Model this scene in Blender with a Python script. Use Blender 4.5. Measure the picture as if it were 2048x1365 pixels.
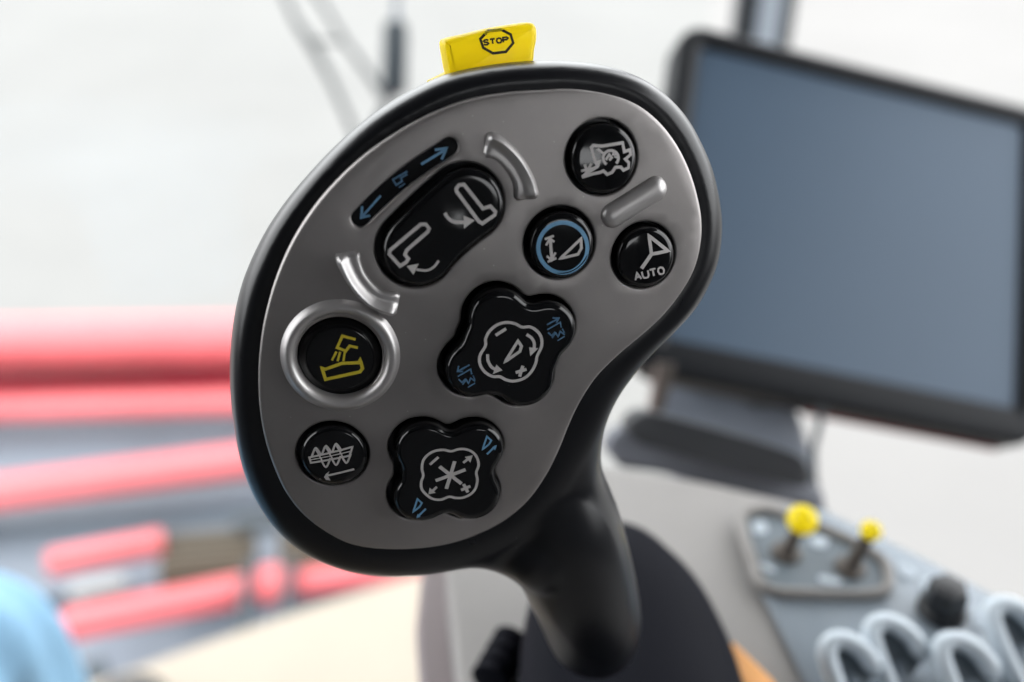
import bpy, bmesh, math, random
from mathutils import Vector, Matrix
from mathutils.bvhtree import BVHTree
from mathutils.geometry import delaunay_2d_cdt

# ------------------------------------------------------------------ camera, world, light, exposure
for o in list(bpy.data.objects): bpy.data.objects.remove(o)
scn = bpy.context.scene
COL = scn.collection
PITCH = math.radians(34.0)
CAM = Vector((0, 0, 3.2))
F = 1991.0                                   # focal length in photograph pixels (2048 wide)
cam = bpy.data.cameras.new('camera'); cam.lens = F / 2048 * 36; cam.sensor_width = 36
cam.clip_start = 0.01; cam.clip_end = 300
cam.dof.use_dof = True; cam.dof.focus_distance = 0.226; cam.dof.aperture_fstop = 5.5
cam.dof.aperture_blades = 0
cob = bpy.data.objects.new('camera', cam); COL.objects.link(cob)
cob.location = CAM; cob.rotation_euler = (math.pi / 2 - PITCH, 0, 0)
scn.camera = cob

world = bpy.data.worlds.new('World'); scn.world = world; world.use_nodes = True
bg = world.node_tree.nodes['Background']
bg.inputs[0].default_value = (0.97, 0.985, 1.0, 1); bg.inputs[1].default_value = 5.0

def area(name, loc, target, sx, sy, power, color=(1, 1, 1)):
    l = bpy.data.lights.new(name, 'AREA'); l.shape = 'RECTANGLE'; l.size = sx; l.size_y = sy
    l.energy = power; l.color = color
    o = bpy.data.objects.new(name, l); COL.objects.link(o); o.location = loc
    o.rotation_euler = (Vector(target) - Vector(loc)).to_track_quat('-Z', 'Y').to_euler()
    return o
scn.view_settings.view_transform = 'Standard'; scn.view_settings.look = 'None'
scn.view_settings.exposure = 0.0; scn.view_settings.gamma = 1.0
scn.render.engine = 'CYCLES'

FWD = Vector((0, math.cos(PITCH), -math.sin(PITCH)))
UP = Vector((0, math.sin(PITCH), math.cos(PITCH)))
RT = Vector((1, 0, 0))
def ray(x, y): return FWD + RT * ((x - 1024) / F) + UP * ((682.5 - y) / F)
def at(x, y, d): return CAM + ray(x, y) * d              # photograph pixel at a depth
def atz(x, y, z):                                        # photograph pixel on a horizontal plane
    r = ray(x, y); return CAM + r * ((z - CAM.z) / r.z)

# ------------------------------------------------------------------ materials
def mat(name, col, rough=0.5, metal=0.0, var=0.0, vscale=40, bump=0.0, bscale=400, rvar=0.0, spec=0.5, coat=0.0, stretch=None):
    m = bpy.data.materials.new(name); m.use_nodes = True
    nt = m.node_tree; p = nt.nodes['Principled BSDF']
    p.inputs['Base Color'].default_value = (*col, 1); p.inputs['Roughness'].default_value = rough
    p.inputs['Metallic'].default_value = metal; p.inputs['Specular IOR Level'].default_value = spec
    p.inputs['Coat Weight'].default_value = coat; p.inputs['Coat Roughness'].default_value = 0.05
    tc = nt.nodes.new('ShaderNodeTexCoord')
    vec = tc.outputs['Object']
    if stretch:
        mp = nt.nodes.new('ShaderNodeMapping'); mp.inputs['Scale'].default_value = stretch
        nt.links.new(vec, mp.inputs[0]); vec = mp.outputs[0]
    if var or rvar:
        n = nt.nodes.new('ShaderNodeTexNoise'); n.inputs['Scale'].default_value = vscale; n.inputs['Detail'].default_value = 6
        n.inputs['Roughness'].default_value = 0.62
        nt.links.new(vec, n.inputs['Vector'])
        if var:
            r = nt.nodes.new('ShaderNodeMapRange'); r.inputs[1].default_value = 0.3; r.inputs[2].default_value = 0.7
            r.inputs[3].default_value = 1 - var; r.inputs[4].default_value = 1 + var
            nt.links.new(n.outputs[0], r.inputs[0])
            mx = nt.nodes.new('ShaderNodeMix'); mx.data_type = 'RGBA'; mx.blend_type = 'MULTIPLY'; mx.inputs[0].default_value = 1
            mx.inputs[6].default_value = (*col, 1); nt.links.new(r.outputs[0], mx.inputs[7])
            nt.links.new(mx.outputs[2], p.inputs['Base Color'])
        if rvar:
            r2 = nt.nodes.new('ShaderNodeMapRange'); r2.inputs[1].default_value = 0.3; r2.inputs[2].default_value = 0.7
            r2.inputs[3].default_value = max(0.02, rough - rvar); r2.inputs[4].default_value = rough + rvar
            nt.links.new(n.outputs[0], r2.inputs[0]); nt.links.new(r2.outputs[0], p.inputs['Roughness'])
    if bump:
        n2 = nt.nodes.new('ShaderNodeTexNoise'); n2.inputs['Scale'].default_value = bscale; n2.inputs['Detail'].default_value = 3
        nt.links.new(vec, n2.inputs['Vector'])
        b = nt.nodes.new('ShaderNodeBump'); b.inputs['Strength'].default_value = bump; b.inputs['Distance'].default_value = 0.0004
        nt.links.new(n2.outputs[0], b.inputs['Height']); nt.links.new(b.outputs[0], p.inputs['Normal'])
    return m

M = {}
M['rubber'] = mat('satin black grip plastic', (0.006, 0.0066, 0.0085), 0.30, 0, 0.10, 60, 0.03, 3500, 0.03, spec=0.4)
M['plate'] = mat('silver grey face paint', (0.315, 0.297, 0.290), 0.36, 0.72, 0.11, 24, 0.13, 6000, 0.07)
M['silver'] = mat('bright silver plastic', (0.47, 0.455, 0.45), 0.38, 0.68, 0.03, 60, 0.04, 5000, 0.02)
M['gloss'] = mat('gloss black button', (0.003, 0.0033, 0.004), 0.11, 0, 0.0, 90, 0.0, 900, 0.04, spec=0.4)
M['well'] = mat('matt black recess', (0.007, 0.0075, 0.009), 0.55)
M['white_ink'] = mat('pale grey ink', (0.50, 0.48, 0.47), 0.5, var=0.06, vscale=500)
M['blue_ink'] = mat('blue ink', (0.13, 0.30, 0.48), 0.5, var=0.10, vscale=500)
M['dim_blue_ink'] = mat('worn blue ink', (0.06, 0.15, 0.26), 0.5, var=0.25, vscale=900)
M['yellow_ink'] = mat('yellow ink', (0.62, 0.50, 0.03), 0.5, var=0.06, vscale=500)
M['black_ink'] = mat('black ink', (0.012, 0.011, 0.01), 0.6)
M['yellow'] = mat('yellow plastic', (0.94, 0.80, 0.03), 0.30, var=0.03, vscale=80)
M['console'] = mat('warm grey console plastic', (0.235, 0.224, 0.215), 0.6, var=0.04, vscale=20, bump=0.15, bscale=1800)
M['trim'] = mat('mauve grey trim', (0.22, 0.185, 0.188), 0.55, var=0.04, vscale=20)
M['panel'] = mat('blue grey panel', (0.205, 0.245, 0.285), 0.45, 0.0, 0.06, 30, 0.1, 1500)
M['panel_dark'] = mat('dark blue grey inset', (0.115, 0.145, 0.17), 0.45, 0, 0.08, 40)
M['boot'] = mat('charcoal lever base', (0.0055, 0.006, 0.0095), 0.7, var=0.08, vscale=30, bump=0.1, bscale=1600, spec=0.06)
M['pad'] = mat('charcoal padded rest', (0.018, 0.020, 0.024), 0.65, var=0.06, vscale=30, bump=0.3, bscale=900)
M['bracket'] = mat('blue grey bracket metal', (0.19, 0.215, 0.255), 0.5, 0.1, 0.08, 25)
M['rail'] = mat('dark blue grey rail', (0.125, 0.135, 0.160), 0.55, var=0.06, vscale=25)
M['bezel'] = mat('black terminal plastic', (0.006, 0.0075, 0.010), 0.45, var=0.06, vscale=30, spec=0.18)
M['screen'] = mat('unlit blue grey screen', (0.058, 0.092, 0.138), 0.40, 0, 0.03, 6, spec=0.28)
M['lever'] = mat('brown black lever stem', (0.07, 0.058, 0.05), 0.5, var=0.1)
M['knob'] = mat('black rotary knob', (0.012, 0.013, 0.015), 0.4, var=0.08)
M['pull'] = mat('pale blue grey paddle', (0.50, 0.565, 0.62), 0.4, var=0.05, vscale=40)
M['print'] = mat('pale blue print', (0.42, 0.48, 0.54), 0.5, var=0.1, vscale=150)
M['orange'] = mat('orange plastic', (0.80, 0.36, 0.09), 0.5, var=0.06, vscale=30)
M['denim'] = mat('light blue denim', (0.19, 0.35, 0.50), 0.85, var=0.16, vscale=55, bump=0.6, bscale=1300, stretch=(1, 1, 0.35))
M['shoe'] = mat('dark shoe leather', (0.03, 0.028, 0.026), 0.5, var=0.1)
M['cream'] = mat('cream cab floor', (0.36, 0.31, 0.25), 0.6, var=0.03, vscale=8)
M['liner'] = mat('grey headlining', (0.10, 0.10, 0.105), 0.9, var=0.04, vscale=10)
M['concrete'] = mat('pale hall floor', (0.176, 0.173, 0.168), 0.8, var=0.06, vscale=0.5, bump=0.05, bscale=30, spec=0.15)
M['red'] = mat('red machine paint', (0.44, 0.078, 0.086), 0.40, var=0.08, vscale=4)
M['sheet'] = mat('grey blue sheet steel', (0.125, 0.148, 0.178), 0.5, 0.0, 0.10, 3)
M['dark_red'] = mat('deep red strip and sheet shade', (0.17, 0.008, 0.016), 0.6, var=0.10, vscale=4, spec=0.1)  # trim strip's own red; on the header sheet it is painted shade
M['brown'] = mat('brown mesh cover', (0.058, 0.044, 0.028), 0.7, var=0.15, vscale=30)
M['white_paint'] = mat('white paint', (0.19, 0.20, 0.20), 0.5, var=0.05)
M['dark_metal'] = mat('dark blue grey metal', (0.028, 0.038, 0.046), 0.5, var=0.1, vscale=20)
M['pillar_dark'] = mat('grey pillar paint', (0.018, 0.024, 0.030), 0.5, var=0.05)
M['pillar_light'] = mat('pale pillar seal', (0.30, 0.34, 0.39), 0.45, var=0.05)
M['wiper'] = mat('grey wiper steel', (0.055, 0.058, 0.06), 0.5, var=0.05)

def specks(m, scale, radius, keep, col):
    nt = m.node_tree; p = nt.nodes['Principled BSDF']; bc = p.inputs['Base Color']
    tc = nt.nodes.new('ShaderNodeTexCoord'); v = nt.nodes.new('ShaderNodeTexVoronoi'); v.inputs['Scale'].default_value = scale
    nt.links.new(tc.outputs['Object'], v.inputs['Vector'])
    a = nt.nodes.new('ShaderNodeMath'); a.operation = 'LESS_THAN'; a.inputs[1].default_value = radius; nt.links.new(v.outputs['Distance'], a.inputs[0])
    sp = nt.nodes.new('ShaderNodeSeparateColor'); nt.links.new(v.outputs['Color'], sp.inputs[0])
    b = nt.nodes.new('ShaderNodeMath'); b.operation = 'GREATER_THAN'; b.inputs[1].default_value = keep; nt.links.new(sp.outputs[0], b.inputs[0])
    c = nt.nodes.new('ShaderNodeMath'); c.operation = 'MULTIPLY'; nt.links.new(a.outputs[0], c.inputs[0]); nt.links.new(b.outputs[0], c.inputs[1])
    mx = nt.nodes.new('ShaderNodeMix'); mx.data_type = 'RGBA'; nt.links.new(c.outputs[0], mx.inputs[0])
    if bc.is_linked: nt.links.new(bc.links[0].from_socket, mx.inputs[6])
    else: mx.inputs[6].default_value = bc.default_value
    mx.inputs[7].default_value = (*col, 1); nt.links.new(mx.outputs[2], bc)
specks(M['plate'], 460, .07, .88, (.48, .46, .45)); specks(M['rubber'], 420, .06, .90, (.09, .09, .09)); specks(M['gloss'], 560, .06, .90, (.06, .06, .06))
ynt = M['yellow'].node_tree; yp = ynt.nodes['Principled BSDF']; yo = ynt.nodes['Material Output']
yt = ynt.nodes.new('ShaderNodeBsdfTranslucent'); yt.inputs[0].default_value = (0.99, 0.86, 0.05, 1)
ym = ynt.nodes.new('ShaderNodeMixShader'); ym.inputs[0].default_value = 0.62
ynt.links.new(yp.outputs[0], ym.inputs[1]); ynt.links.new(yt.outputs[0], ym.inputs[2]); ynt.links.new(ym.outputs[0], yo.inputs[0])
g = bpy.data.materials.new('thin clear glass'); g.use_nodes = True
nt = g.node_tree; nt.nodes.clear()
out = nt.nodes.new('ShaderNodeOutputMaterial'); mix = nt.nodes.new('ShaderNodeMixShader')
tr = nt.nodes.new('ShaderNodeBsdfTransparent'); tr.inputs[0].default_value = (0.97, 0.99, 0.985, 1)
gl = nt.nodes.new('ShaderNodeBsdfGlossy'); gl.inputs['Roughness'].default_value = 0.02
fr = nt.nodes.new('ShaderNodeFresnel'); fr.inputs[0].default_value = 1.45
nt.links.new(fr.outputs[0], mix.inputs[0]); nt.links.new(tr.outputs[0], mix.inputs[1]); nt.links.new(gl.outputs[0], mix.inputs[2])
nt.links.new(mix.outputs[0], out.inputs[0]); M['glass'] = g

# ------------------------------------------------------------------ object helpers
def tag(o, label=None, cat=None, group=None, kind=None):
    if label: o['label'] = label
    if cat: o['category'] = cat
    if group: o['group'] = group
    if kind: o['kind'] = kind
    return o
def empty(name, loc, label, cat, group=None):
    o = bpy.data.objects.new(name, None); COL.objects.link(o); o.location = loc
    o.empty_display_size = 0.02
    return tag(o, label, cat, group)
def world_loc(o):
    v = Vector((0, 0, 0))
    while o: v += o.location; o = o.parent
    return v
def mesh_obj(name, verts, faces, m, parent=None, loc=None, smooth=True, angle=38, recalc=True):
    base = world_loc(parent) if parent else Vector((0, 0, 0))
    org = base if parent else (Vector(loc) if loc else sum((Vector(v) for v in verts), Vector()) / len(verts))
    me = bpy.data.meshes.new(name)
    me.from_pydata([tuple(Vector(v) - org) for v in verts], [], faces)
    if recalc:
        bm = bmesh.new(); bm.from_mesh(me); bmesh.ops.recalc_face_normals(bm, faces=bm.faces); bm.to_mesh(me); bm.free()
    if smooth:
        me.shade_smooth(); me.set_sharp_from_angle(angle=math.radians(angle))
    me.materials.append(M[m] if isinstance(m, str) else m)
    o = bpy.data.objects.new(name, me); COL.objects.link(o)
    if parent: o.parent = parent
    else: o.location = org
    return o
class MB:
    def __init__(s): s.v = []; s.f = []
    def rings(s, rings, cap0=True, cap1=True, closed=True):
        b = len(s.v); n = len(rings[0])
        for r in rings: s.v.extend(Vector(p) for p in r)
        for k in range(len(rings) - 1):
            for i in range(n if closed else n - 1):
                j = (i + 1) % n
                s.f.append((b + k * n + i, b + k * n + j, b + (k + 1) * n + j, b + (k + 1) * n + i))
        if cap0: s.f.append(tuple(b + i for i in reversed(range(n))))
        if cap1: s.f.append(tuple(b + (len(rings) - 1) * n + i for i in range(n)))
        return s
    def bar(s, p, q, w, h, up=(0, 0, 1), bev=0.18, n=4):
        p = Vector(p); q = Vector(q); d = (q - p).normalized()
        x = d.cross(Vector(up)).normalized(); y = x.cross(d).normalized()
        sec = []
        r = bev * min(w, h)
        for cx, cy, a0 in ((1, 1, 0), (-1, 1, 90), (-1, -1, 180), (1, -1, 270)):
            for k in range(n + 1):
                a = math.radians(a0 + 90 * k / n)
                sec.append((cx * (w / 2 - r) + r * math.cos(a), cy * (h / 2 - r) + r * math.sin(a)))
        L = (q - p).length; rr = []
        for t, k in ((0, 1 - bev * .8), (min(r, L * .3), 1), (L - min(r, L * .3), 1), (L, 1 - bev * .8)):
            rr.append([p + d * t + x * (a * k) + y * (b * k) for a, b in sec])
        return s.rings(rr)
    def tube(s, pts, rad, n=14, flat=None):
        pts = [Vector(p) for p in pts]; rr = []
        for i, p in enumerate(pts):
            t = (pts[min(i + 1, len(pts) - 1)] - pts[max(i - 1, 0)]).normalized()
            ref = Vector(flat) if flat else (Vector((0, 0, 1)) if abs(t.z) < .9 else Vector((1, 0, 0)))
            x = t.cross(ref).normalized(); y = x.cross(t).normalized()
            r = rad[i] if isinstance(rad, (list, tuple)) else rad
            ra, rb = r if isinstance(r, tuple) else (r, r)
            rr.append([p + x * (ra * math.cos(2 * math.pi * k / n)) + y * (rb * math.sin(2 * math.pi * k / n)) for k in range(n)])
        return s.rings(rr)
    def lathe(s, base, axis, prof, n=32, ref=(1, 0, 0)):
        a = Vector(axis).normalized(); x = a.cross(Vector(ref))
        if x.length < .1: x = a.cross(Vector((0, 1, 0)))
        x.normalize(); y = a.cross(x)
        rr = [[Vector(base) + a * h + (x * math.cos(2 * math.pi * k / n) + y * math.sin(2 * math.pi * k / n)) * max(r, 1e-5) for k in range(n)] for r, h in prof]
        return s.rings(rr)
    def build(s, name, m, parent=None, **k): return mesh_obj(name, s.v, s.f, m, parent, **k)

def catmull(pts, n, closed=True):
    """resample a polyline with a smooth curve, n points at even arc length"""
    P = [Vector(p) for p in pts]; N = len(P); dense = []
    for i in range(N if closed else N - 1):
        if closed: a, b, c, d = P[i - 1], P[i], P[(i + 1) % N], P[(i + 2) % N]
        else: a, b, c, d = P[max(i - 1, 0)], P[i], P[i + 1], P[min(i + 2, N - 1)]
        for k in range(16):
            t = k / 16
            dense.append(0.5 * ((2 * b) + (c - a) * t + (2 * a - 5 * b + 4 * c - d) * t * t + (3 * b - a - 3 * c + d) * t ** 3))
    dense.append(P[0].copy() if closed else P[-1].copy())
    return even(dense, n, closed)
def even(dense, n, closed):
    L = [0]
    for i in range(1, len(dense)): L.append(L[-1] + (dense[i] - dense[i - 1]).length)
    out = []; j = 0
    for k in range(n):
        s = L[-1] * k / (n if closed else n - 1)
        while j < len(L) - 2 and L[j + 1] < s: j += 1
        t = (s - L[j]) / max(L[j + 1] - L[j], 1e-12)
        out.append(dense[j].lerp(dense[j + 1], min(t, 1)))
    return out

# ------------------------------------------------------------------ the setting: hall floor, cab shell
hall = MB().rings([[(-60, -40, 0), (60, -40, 0), (60, 80, 0), (-60, 80, 0)]], cap0=True, cap1=False).build('hall_floor', 'concrete', loc=(0, 0, 0), smooth=False)
tag(hall, kind='structure')
FLOOR_Z = 2.15
def slab(name, outline, z0, z1, m, **k):
    o = MB().rings([[(x, y, z0) for x, y in outline], [(x, y, z1) for x, y in outline]]).build(name, m, smooth=False, **k)
    return tag(o, kind='structure')
e = [atz(60, 1410, FLOOR_Z), atz(200, 1362, FLOOR_Z), atz(400, 1290, FLOOR_Z), atz(620, 1216, FLOOR_Z), atz(760, 1172, FLOOR_Z), atz(860, 1143, FLOOR_Z)]
fl = [(-0.80, -1.0), (0.55, -1.0), (0.55, 0.55), (0.30, 0.90)] + [(p.x, p.y) for p in reversed(e)] + [(-0.80, e[0].y - 0.12)]
slab('cab_floor', fl, FLOOR_Z - 0.06, FLOOR_Z, 'cream')
slab('cab_roof', [(-0.85, -1.05), (0.85, -1.05), (0.85, 1.15), (-0.85, 1.15)], 3.78, 3.86, 'liner')
def wall(name, x0, x1, y0, y1, z0, z1): return slab(name, [(x0, y0), (x1, y0), (x1, y1), (x0, y1)], z0, z1, 'liner')
wall('cab_rear_wall', -0.85, 0.85, -1.05, -1.0, 2.15, 3.50)          # unseen; window gap above it sized for light on the face
wall('cab_rear_wall', -0.85, 0.40, -1.05, -1.0, 3.502, 3.776)
wall('cab_rear_wall', 0.402, 0.85, -1.05, -1.0, 3.75, 3.776)
wall('cab_shade_wall', -0.85, -0.80, -0.998, -0.10, 2.10, 3.776)       # left: unseen, closed behind the door window to shade the face
wall('cab_shade_wall', -0.85, -0.80, -0.098, 0.35, 2.10, 3.02)
wall('cab_shade_wall', 0.80, 0.85, -0.998, -0.22, 2.10, 3.776)        # right: unseen, added for shade, window from beside the seat forwards
wall('cab_shade_wall', 0.80, 0.85, -0.218, 0.30, 2.10, 2.95)

# ------------------------------------------------------------------ joystick: face space (u right, v up, h towards the driver)
N = (RT * 0.165 - UP * 0.30 - FWD * 0.94).normalized()
V = (UP - N * UP.dot(N)).normalized()
U = V.cross(N)
C0 = at(960, 650, 0.222)
RC = 0.36                                                # gentle dome of the face
def bend(u, v): return -(u * u + v * v) / (2 * RC)
def face(u, v, h): return C0 + U * u + V * v + N * (h + bend(u, v))
def uv(x, y, h=0.0):
    r = ray(x, y); w = h
    for _ in range(6):
        t = (C0 + N * w - CAM).dot(N) / r.dot(N)
        p = CAM + r * t - C0; u, v = p.dot(U), p.dot(V); w = h + bend(u, v)
    return Vector((u, v))
MM = 0.001; PX = 0.222 / F
def loop_uv(pts, h, n): return catmull([uv(x, y, h) for x, y in pts], n)
def ccw(l):
    a = sum(l[i].x * l[(i + 1) % len(l)].y - l[(i + 1) % len(l)].x * l[i].y for i in range(len(l)))
    return l if a > 0 else list(reversed(l))
def offset(l, d):                                        # outwards for a counter-clockwise loop
    out = []; n = len(l)
    for i in range(n):
        t = (l[(i + 1) % n] - l[i - 1]).normalized()
        out.append(l[i] + Vector((t.y, -t.x)) * d)
    return out
def circ(c, r, n=56): return [c + Vector((math.cos(2 * math.pi * k / n), math.sin(2 * math.pi * k / n))) * r for k in range(n)]
def fmesh(name, vf, m, parent, **k):                     # mesh given in face space
    v, f = vf
    return mesh_obj(name, [face(*p) for p in v], f, m, parent, **k)

BASE_Z = 2.88
joy_base = Vector((0.044, 0.218, BASE_Z))
joy = empty('joystick', joy_base, 'black multi-function joystick with silver button face rising from the console', 'joystick')

PLATE = [(1080,182),(1150,180),(1220,190),(1275,210),(1320,245),(1355,290),(1380,340),(1396,390),(1405,440),(1403,490),(1390,540),(1365,585),(1330,630),(1290,668),(1240,710),(1195,755),(1163,803),(1140,850),(1120,900),(1095,950),(1060,1000),(1015,1040),(960,1070),(900,1090),(830,1100),(760,1100),(700,1090),(650,1065),(605,1030),(570,985),(545,930),(527,870),(518,810),(516,750),(520,690),(530,630),(550,560),(580,490),(620,425),(670,365),(730,310),(800,262),(870,225),(940,200),(1010,187)]
OUTER = [(1080,120),(1150,122),(1220,133),(1280,155),(1330,190),(1370,235),(1400,290),(1420,340),(1433,400),(1437,450),(1431,510),(1413,560),(1385,610),(1345,655),(1300,700),(1260,748),(1228,800),(1205,860),(1180,920),(1145,980),(1100,1035),(1040,1085),(970,1118),(900,1134),(830,1142),(760,1143),(690,1132),(620,1105),(560,1060),(515,1000),(485,930),(468,850),(460,770),(460,700),(468,630),(485,560),(515,490),(550,430),(600,365),(670,290),(740,230),(820,180),(900,145),(1000,126)]
NL = 220
pl = loop_uv(PLATE, 1.0 * MM, NL)
ou = [loop_uv(OUTER, h, NL) for h in (-10 * MM,)][0]
cen = sum(ou, Vector((0, 0))) / NL
sh = ccw(list(pl)) is not pl and pl[0] is ccw(pl)[0]
plc = ccw(pl); ouc = ccw(ou)
def mixl(a, b, t): return [p.lerp(q, t) for p, q in zip(a, b)]
def ring3(l, h): return [face(p.x, p.y, h) for p in l]
# deeper rings follow the slanted sides of the handle, so the back is a little smaller than the front rim
back = uv(cen.x, cen.y)
vd = (C0 - CAM).normalized(); sl = Vector((vd.dot(U), vd.dot(V))) / -vd.dot(N)
def deep(l, k, dh): return [cen + (p - cen) * k + sl * dh * 0.75 for p in l]
body = MB()
p0 = offset(plc, 0.3 * MM)
body.rings([ring3(offset(plc, -4 * MM), -2.6 * MM), ring3(offset(plc, -0.4 * MM), -2.6 * MM), ring3(offset(plc, 0.9 * MM), -1.9 * MM),
            ring3(mixl(p0, ouc, .30), -1.5 * MM), ring3(mixl(p0, ouc, .58), -2.0 * MM), ring3(mixl(p0, ouc, .80), -3.5 * MM), ring3(mixl(p0, ouc, .95), -6.3 * MM),
            ring3(ouc, -10.5 * MM), ring3(deep(ouc, .985, 4 * MM), -15 * MM), ring3(deep(ouc, .93, 10 * MM), -22 * MM), ring3(deep(ouc, .80, 15 * MM), -28 * MM), ring3(deep(ouc, .55, 18 * MM), -32 * MM)])
def flow(spec, n):
    """tube through pixel, radius (mm) and either depth d or height h over the face"""
    pts = []
    for x, y, r, d in spec:
        if d > 0: p = at(x, y, d)
        else:
            q = uv(x, y, d * MM); p = face(q.x, q.y, d * MM)
        pts.append(Vector((*p, r * MM)))
    q = catmull(pts, 60, closed=False)
    body.tube([p.to_3d() for p in q], [p.w for p in q], n=n)
flow([(1062, 860, 11, .2565), (1083, 940, 14.6, .2590), (1104, 1000, 16.0, .2620), (1126, 1060, 16.6, .2665), (1156, 1150, 16.2, .276), (1182, 1230, 15.4, .290), (1189, 1275, 14.2, .300), (1189, 1303, 10, .306), (1188, 1318, 4, .309)], 48)
flow([(800, 1050, 8.6, -11), (880, 1052, 9.6, -12), (960, 1058, 10.4, -13.5), (1030, 1066, 11.6, -16), (1085, 1086, 12.5, .262), (1130, 1130, 12.5, .273), (1165, 1200, 8, .286)], 32)
flow([(1235, 700, 5.0, -8), (1180, 770, 6.6, -9), (1148, 850, 8.2, -11), (1120, 930, 11.5, -14), (1102, 1005, 13.5, -18), (1120, 1060, 9, .280), (1140, 1110, 3, .286)], 32)
flow([(1010, 1030, 9, -12.0), (1075, 985, 11, -13.5), (1115, 930, 9, -13), (1130, 880, 4, -13)], 32)
tmp = body.build('grip_source', 'rubber', smooth=False)
md = tmp.modifiers.new('r', 'REMESH'); md.mode = 'VOXEL'; md.voxel_size = 0.0007; md.use_smooth_shade = True
ms = tmp.modifiers.new('s', 'SMOOTH'); ms.factor = 0.5; ms.iterations = 30
gm = bpy.data.meshes.new_from_object(tmp.evaluated_get(bpy.context.evaluated_depsgraph_get()))
gm.transform(Matrix.Translation(tmp.location - joy_base)); gm.name = 'grip'
bpy.data.objects.remove(tmp)
t2 = bpy.data.objects.new('grip_smooth', gm); COL.objects.link(t2)
vg = t2.vertex_groups.new(name='neck')
for vtx in gm.vertices:
    p = vtx.co + joy_base - CAM; dz = p.dot(FWD); X_ = 1024 + F * p.dot(RT) / dz; Y_ = 682.5 - F * p.dot(UP) / dz
    # distance of the projected point inside the lower right neck zone, and behind the rim of the plate
    q = p + CAM - C0; u_, v_ = q.dot(U), q.dot(V); h_ = q.dot(N) - bend(u_, v_)
    w = max(0, min(1, (X_ - 860) / 120)) * max(0, min(1, (Y_ - 760) / 160)) * max(0, min(1, (-h_ - .0028) / .004))
    if w > 0: vg.add([vtx.index], w, 'REPLACE')
s2 = t2.modifiers.new('s', 'SMOOTH'); s2.factor = 0.6; s2.iterations = 420; s2.vertex_group = 'neck'
gm2 = bpy.data.meshes.new_from_object(t2.evaluated_get(bpy.context.evaluated_depsgraph_get()))
bpy.data.objects.remove(t2); gm = gm2; gm.name = 'grip'
gm.shade_smooth(); gm.materials.clear(); gm.materials.append(M['rubber'])
grip = bpy.data.objects.new('grip', gm); COL.objects.link(grip); grip.parent = joy
tag(grip, 'satin black moulded grip with rounded rim and curved neck')

# ---- buttons: outline + profile (outset mm, height mm) then a domed top
def cap_mesh(outline, prof, dome, steps=7, c=None):
    v = []; f = []; n = len(outline); c = c or sum(outline, Vector((0, 0))) / n
    def add(l, hs):
        b = len(v)
        for p, h in zip(l, hs): v.append((p.x, p.y, h))
        if b:
            for i in range(n): j = (i + 1) % n; f.append((b - n + i, b - n + j, b + j, b + i))
    for d, h in prof: add(offset(outline, d * MM), [h * MM] * n)
    last = offset(outline, prof[-1][0] * MM); h0 = prof[-1][1]
    for k in range(1, steps):
        s = 1 - k / steps
        add([c + (p - c) * s for p in last], [(h0 + dome * (1 - s * s)) * MM] * n)
    v.append((c.x, c.y, (h0 + dome) * MM)); b = len(v) - 1
    for i in range(n): f.append((b - n + i, b - n + (i + 1) % n, b))
    return v, f
HOLES = []
def lobes(center, lob, r, notch, n=120, blend=1.0):
    """outline of a clover: union of circles round the centre, by ray casting from the centre"""
    out = []
    for k in range(n):
        a = 2 * math.pi * k / n; d = Vector((math.cos(a), math.sin(a))); 
        vals = []
        for l in lob:
            m = l - center; bq = m.dot(d); disc = bq * bq - (m.length_squared - r * r)
            if disc > 0: vals.append(bq + math.sqrt(disc))
        out.append(max(vals + [notch]))
    for _ in range(int(3 * blend)):
        out = [(out[i - 1] + 2 * out[i] + out[(i + 1) % n]) / 4 for i in range(n)]
    return [center + Vector((math.cos(2 * math.pi * k / n), math.sin(2 * math.pi * k / n))) * out[k] for k in range(n)]

bvh = {}
def button(name, label, outline, prof, dome, m='gloss', hole=None, hole_out=0.5):
    vf = cap_mesh(outline, prof, dome)
    o = fmesh(name, vf, m, joy, angle=60); o['label'] = label
    bvh[o.name] = BVHTree.FromPolygons([Vector(p) for p in vf[0]], vf[1])
    HOLES.append(hole if hole else offset(outline, hole_out * MM))
    return o
ROUND = [(0.0, -2.4), (0.0, 0.3), (-0.1, 1.4), (-0.3, 2.05), (-0.7, 2.5), (-1.2, 2.68)]
def round_button(label, cx, cy, r, cxh=2.2, prof=ROUND, dome=0.35, hole_px=None):
    c = uv(cx, cy, cxh * MM)
    hc = uv(*hole_px[:2], 0.8 * MM) if hole_px else c
    hr = hole_px[2] * PX if hole_px else r * PX + .6 * MM
    return button('button', label, circ(c, r * PX), prof, dome, hole=circ(hc, hr))
b_harv = round_button('domed black button with pale harvester symbol', 1208, 318, 68, hole_px=(1203, 315, 74))
b_ring = round_button('black button with blue ring and pale wedge symbol', 1124, 491, 66, hole_px=(1119, 486, 73), dome=0.15)
b_auto = round_button('domed black button marked AUTO under a pale steering symbol', 1292, 515, 63, hole_px=(1287, 511, 69))
b_aug = round_button('black button with pale auger symbol above an arrow', 668, 913, 68, hole_px=(665, 908, 74))
YP = [(0.6, -2.4), (0.6, -0.6), (0.2, -0.3), (-0.4, -0.25), (-0.7, 0.15), (-1.1, 0.45), (-1.8, 0.5)]
b_yel = round_button('black button with yellow unloading symbol inside a raised silver ring', 680, 718, 76, cxh=0.5, prof=YP, dome=-0.15, hole_px=(680, 716, 84))

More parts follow.
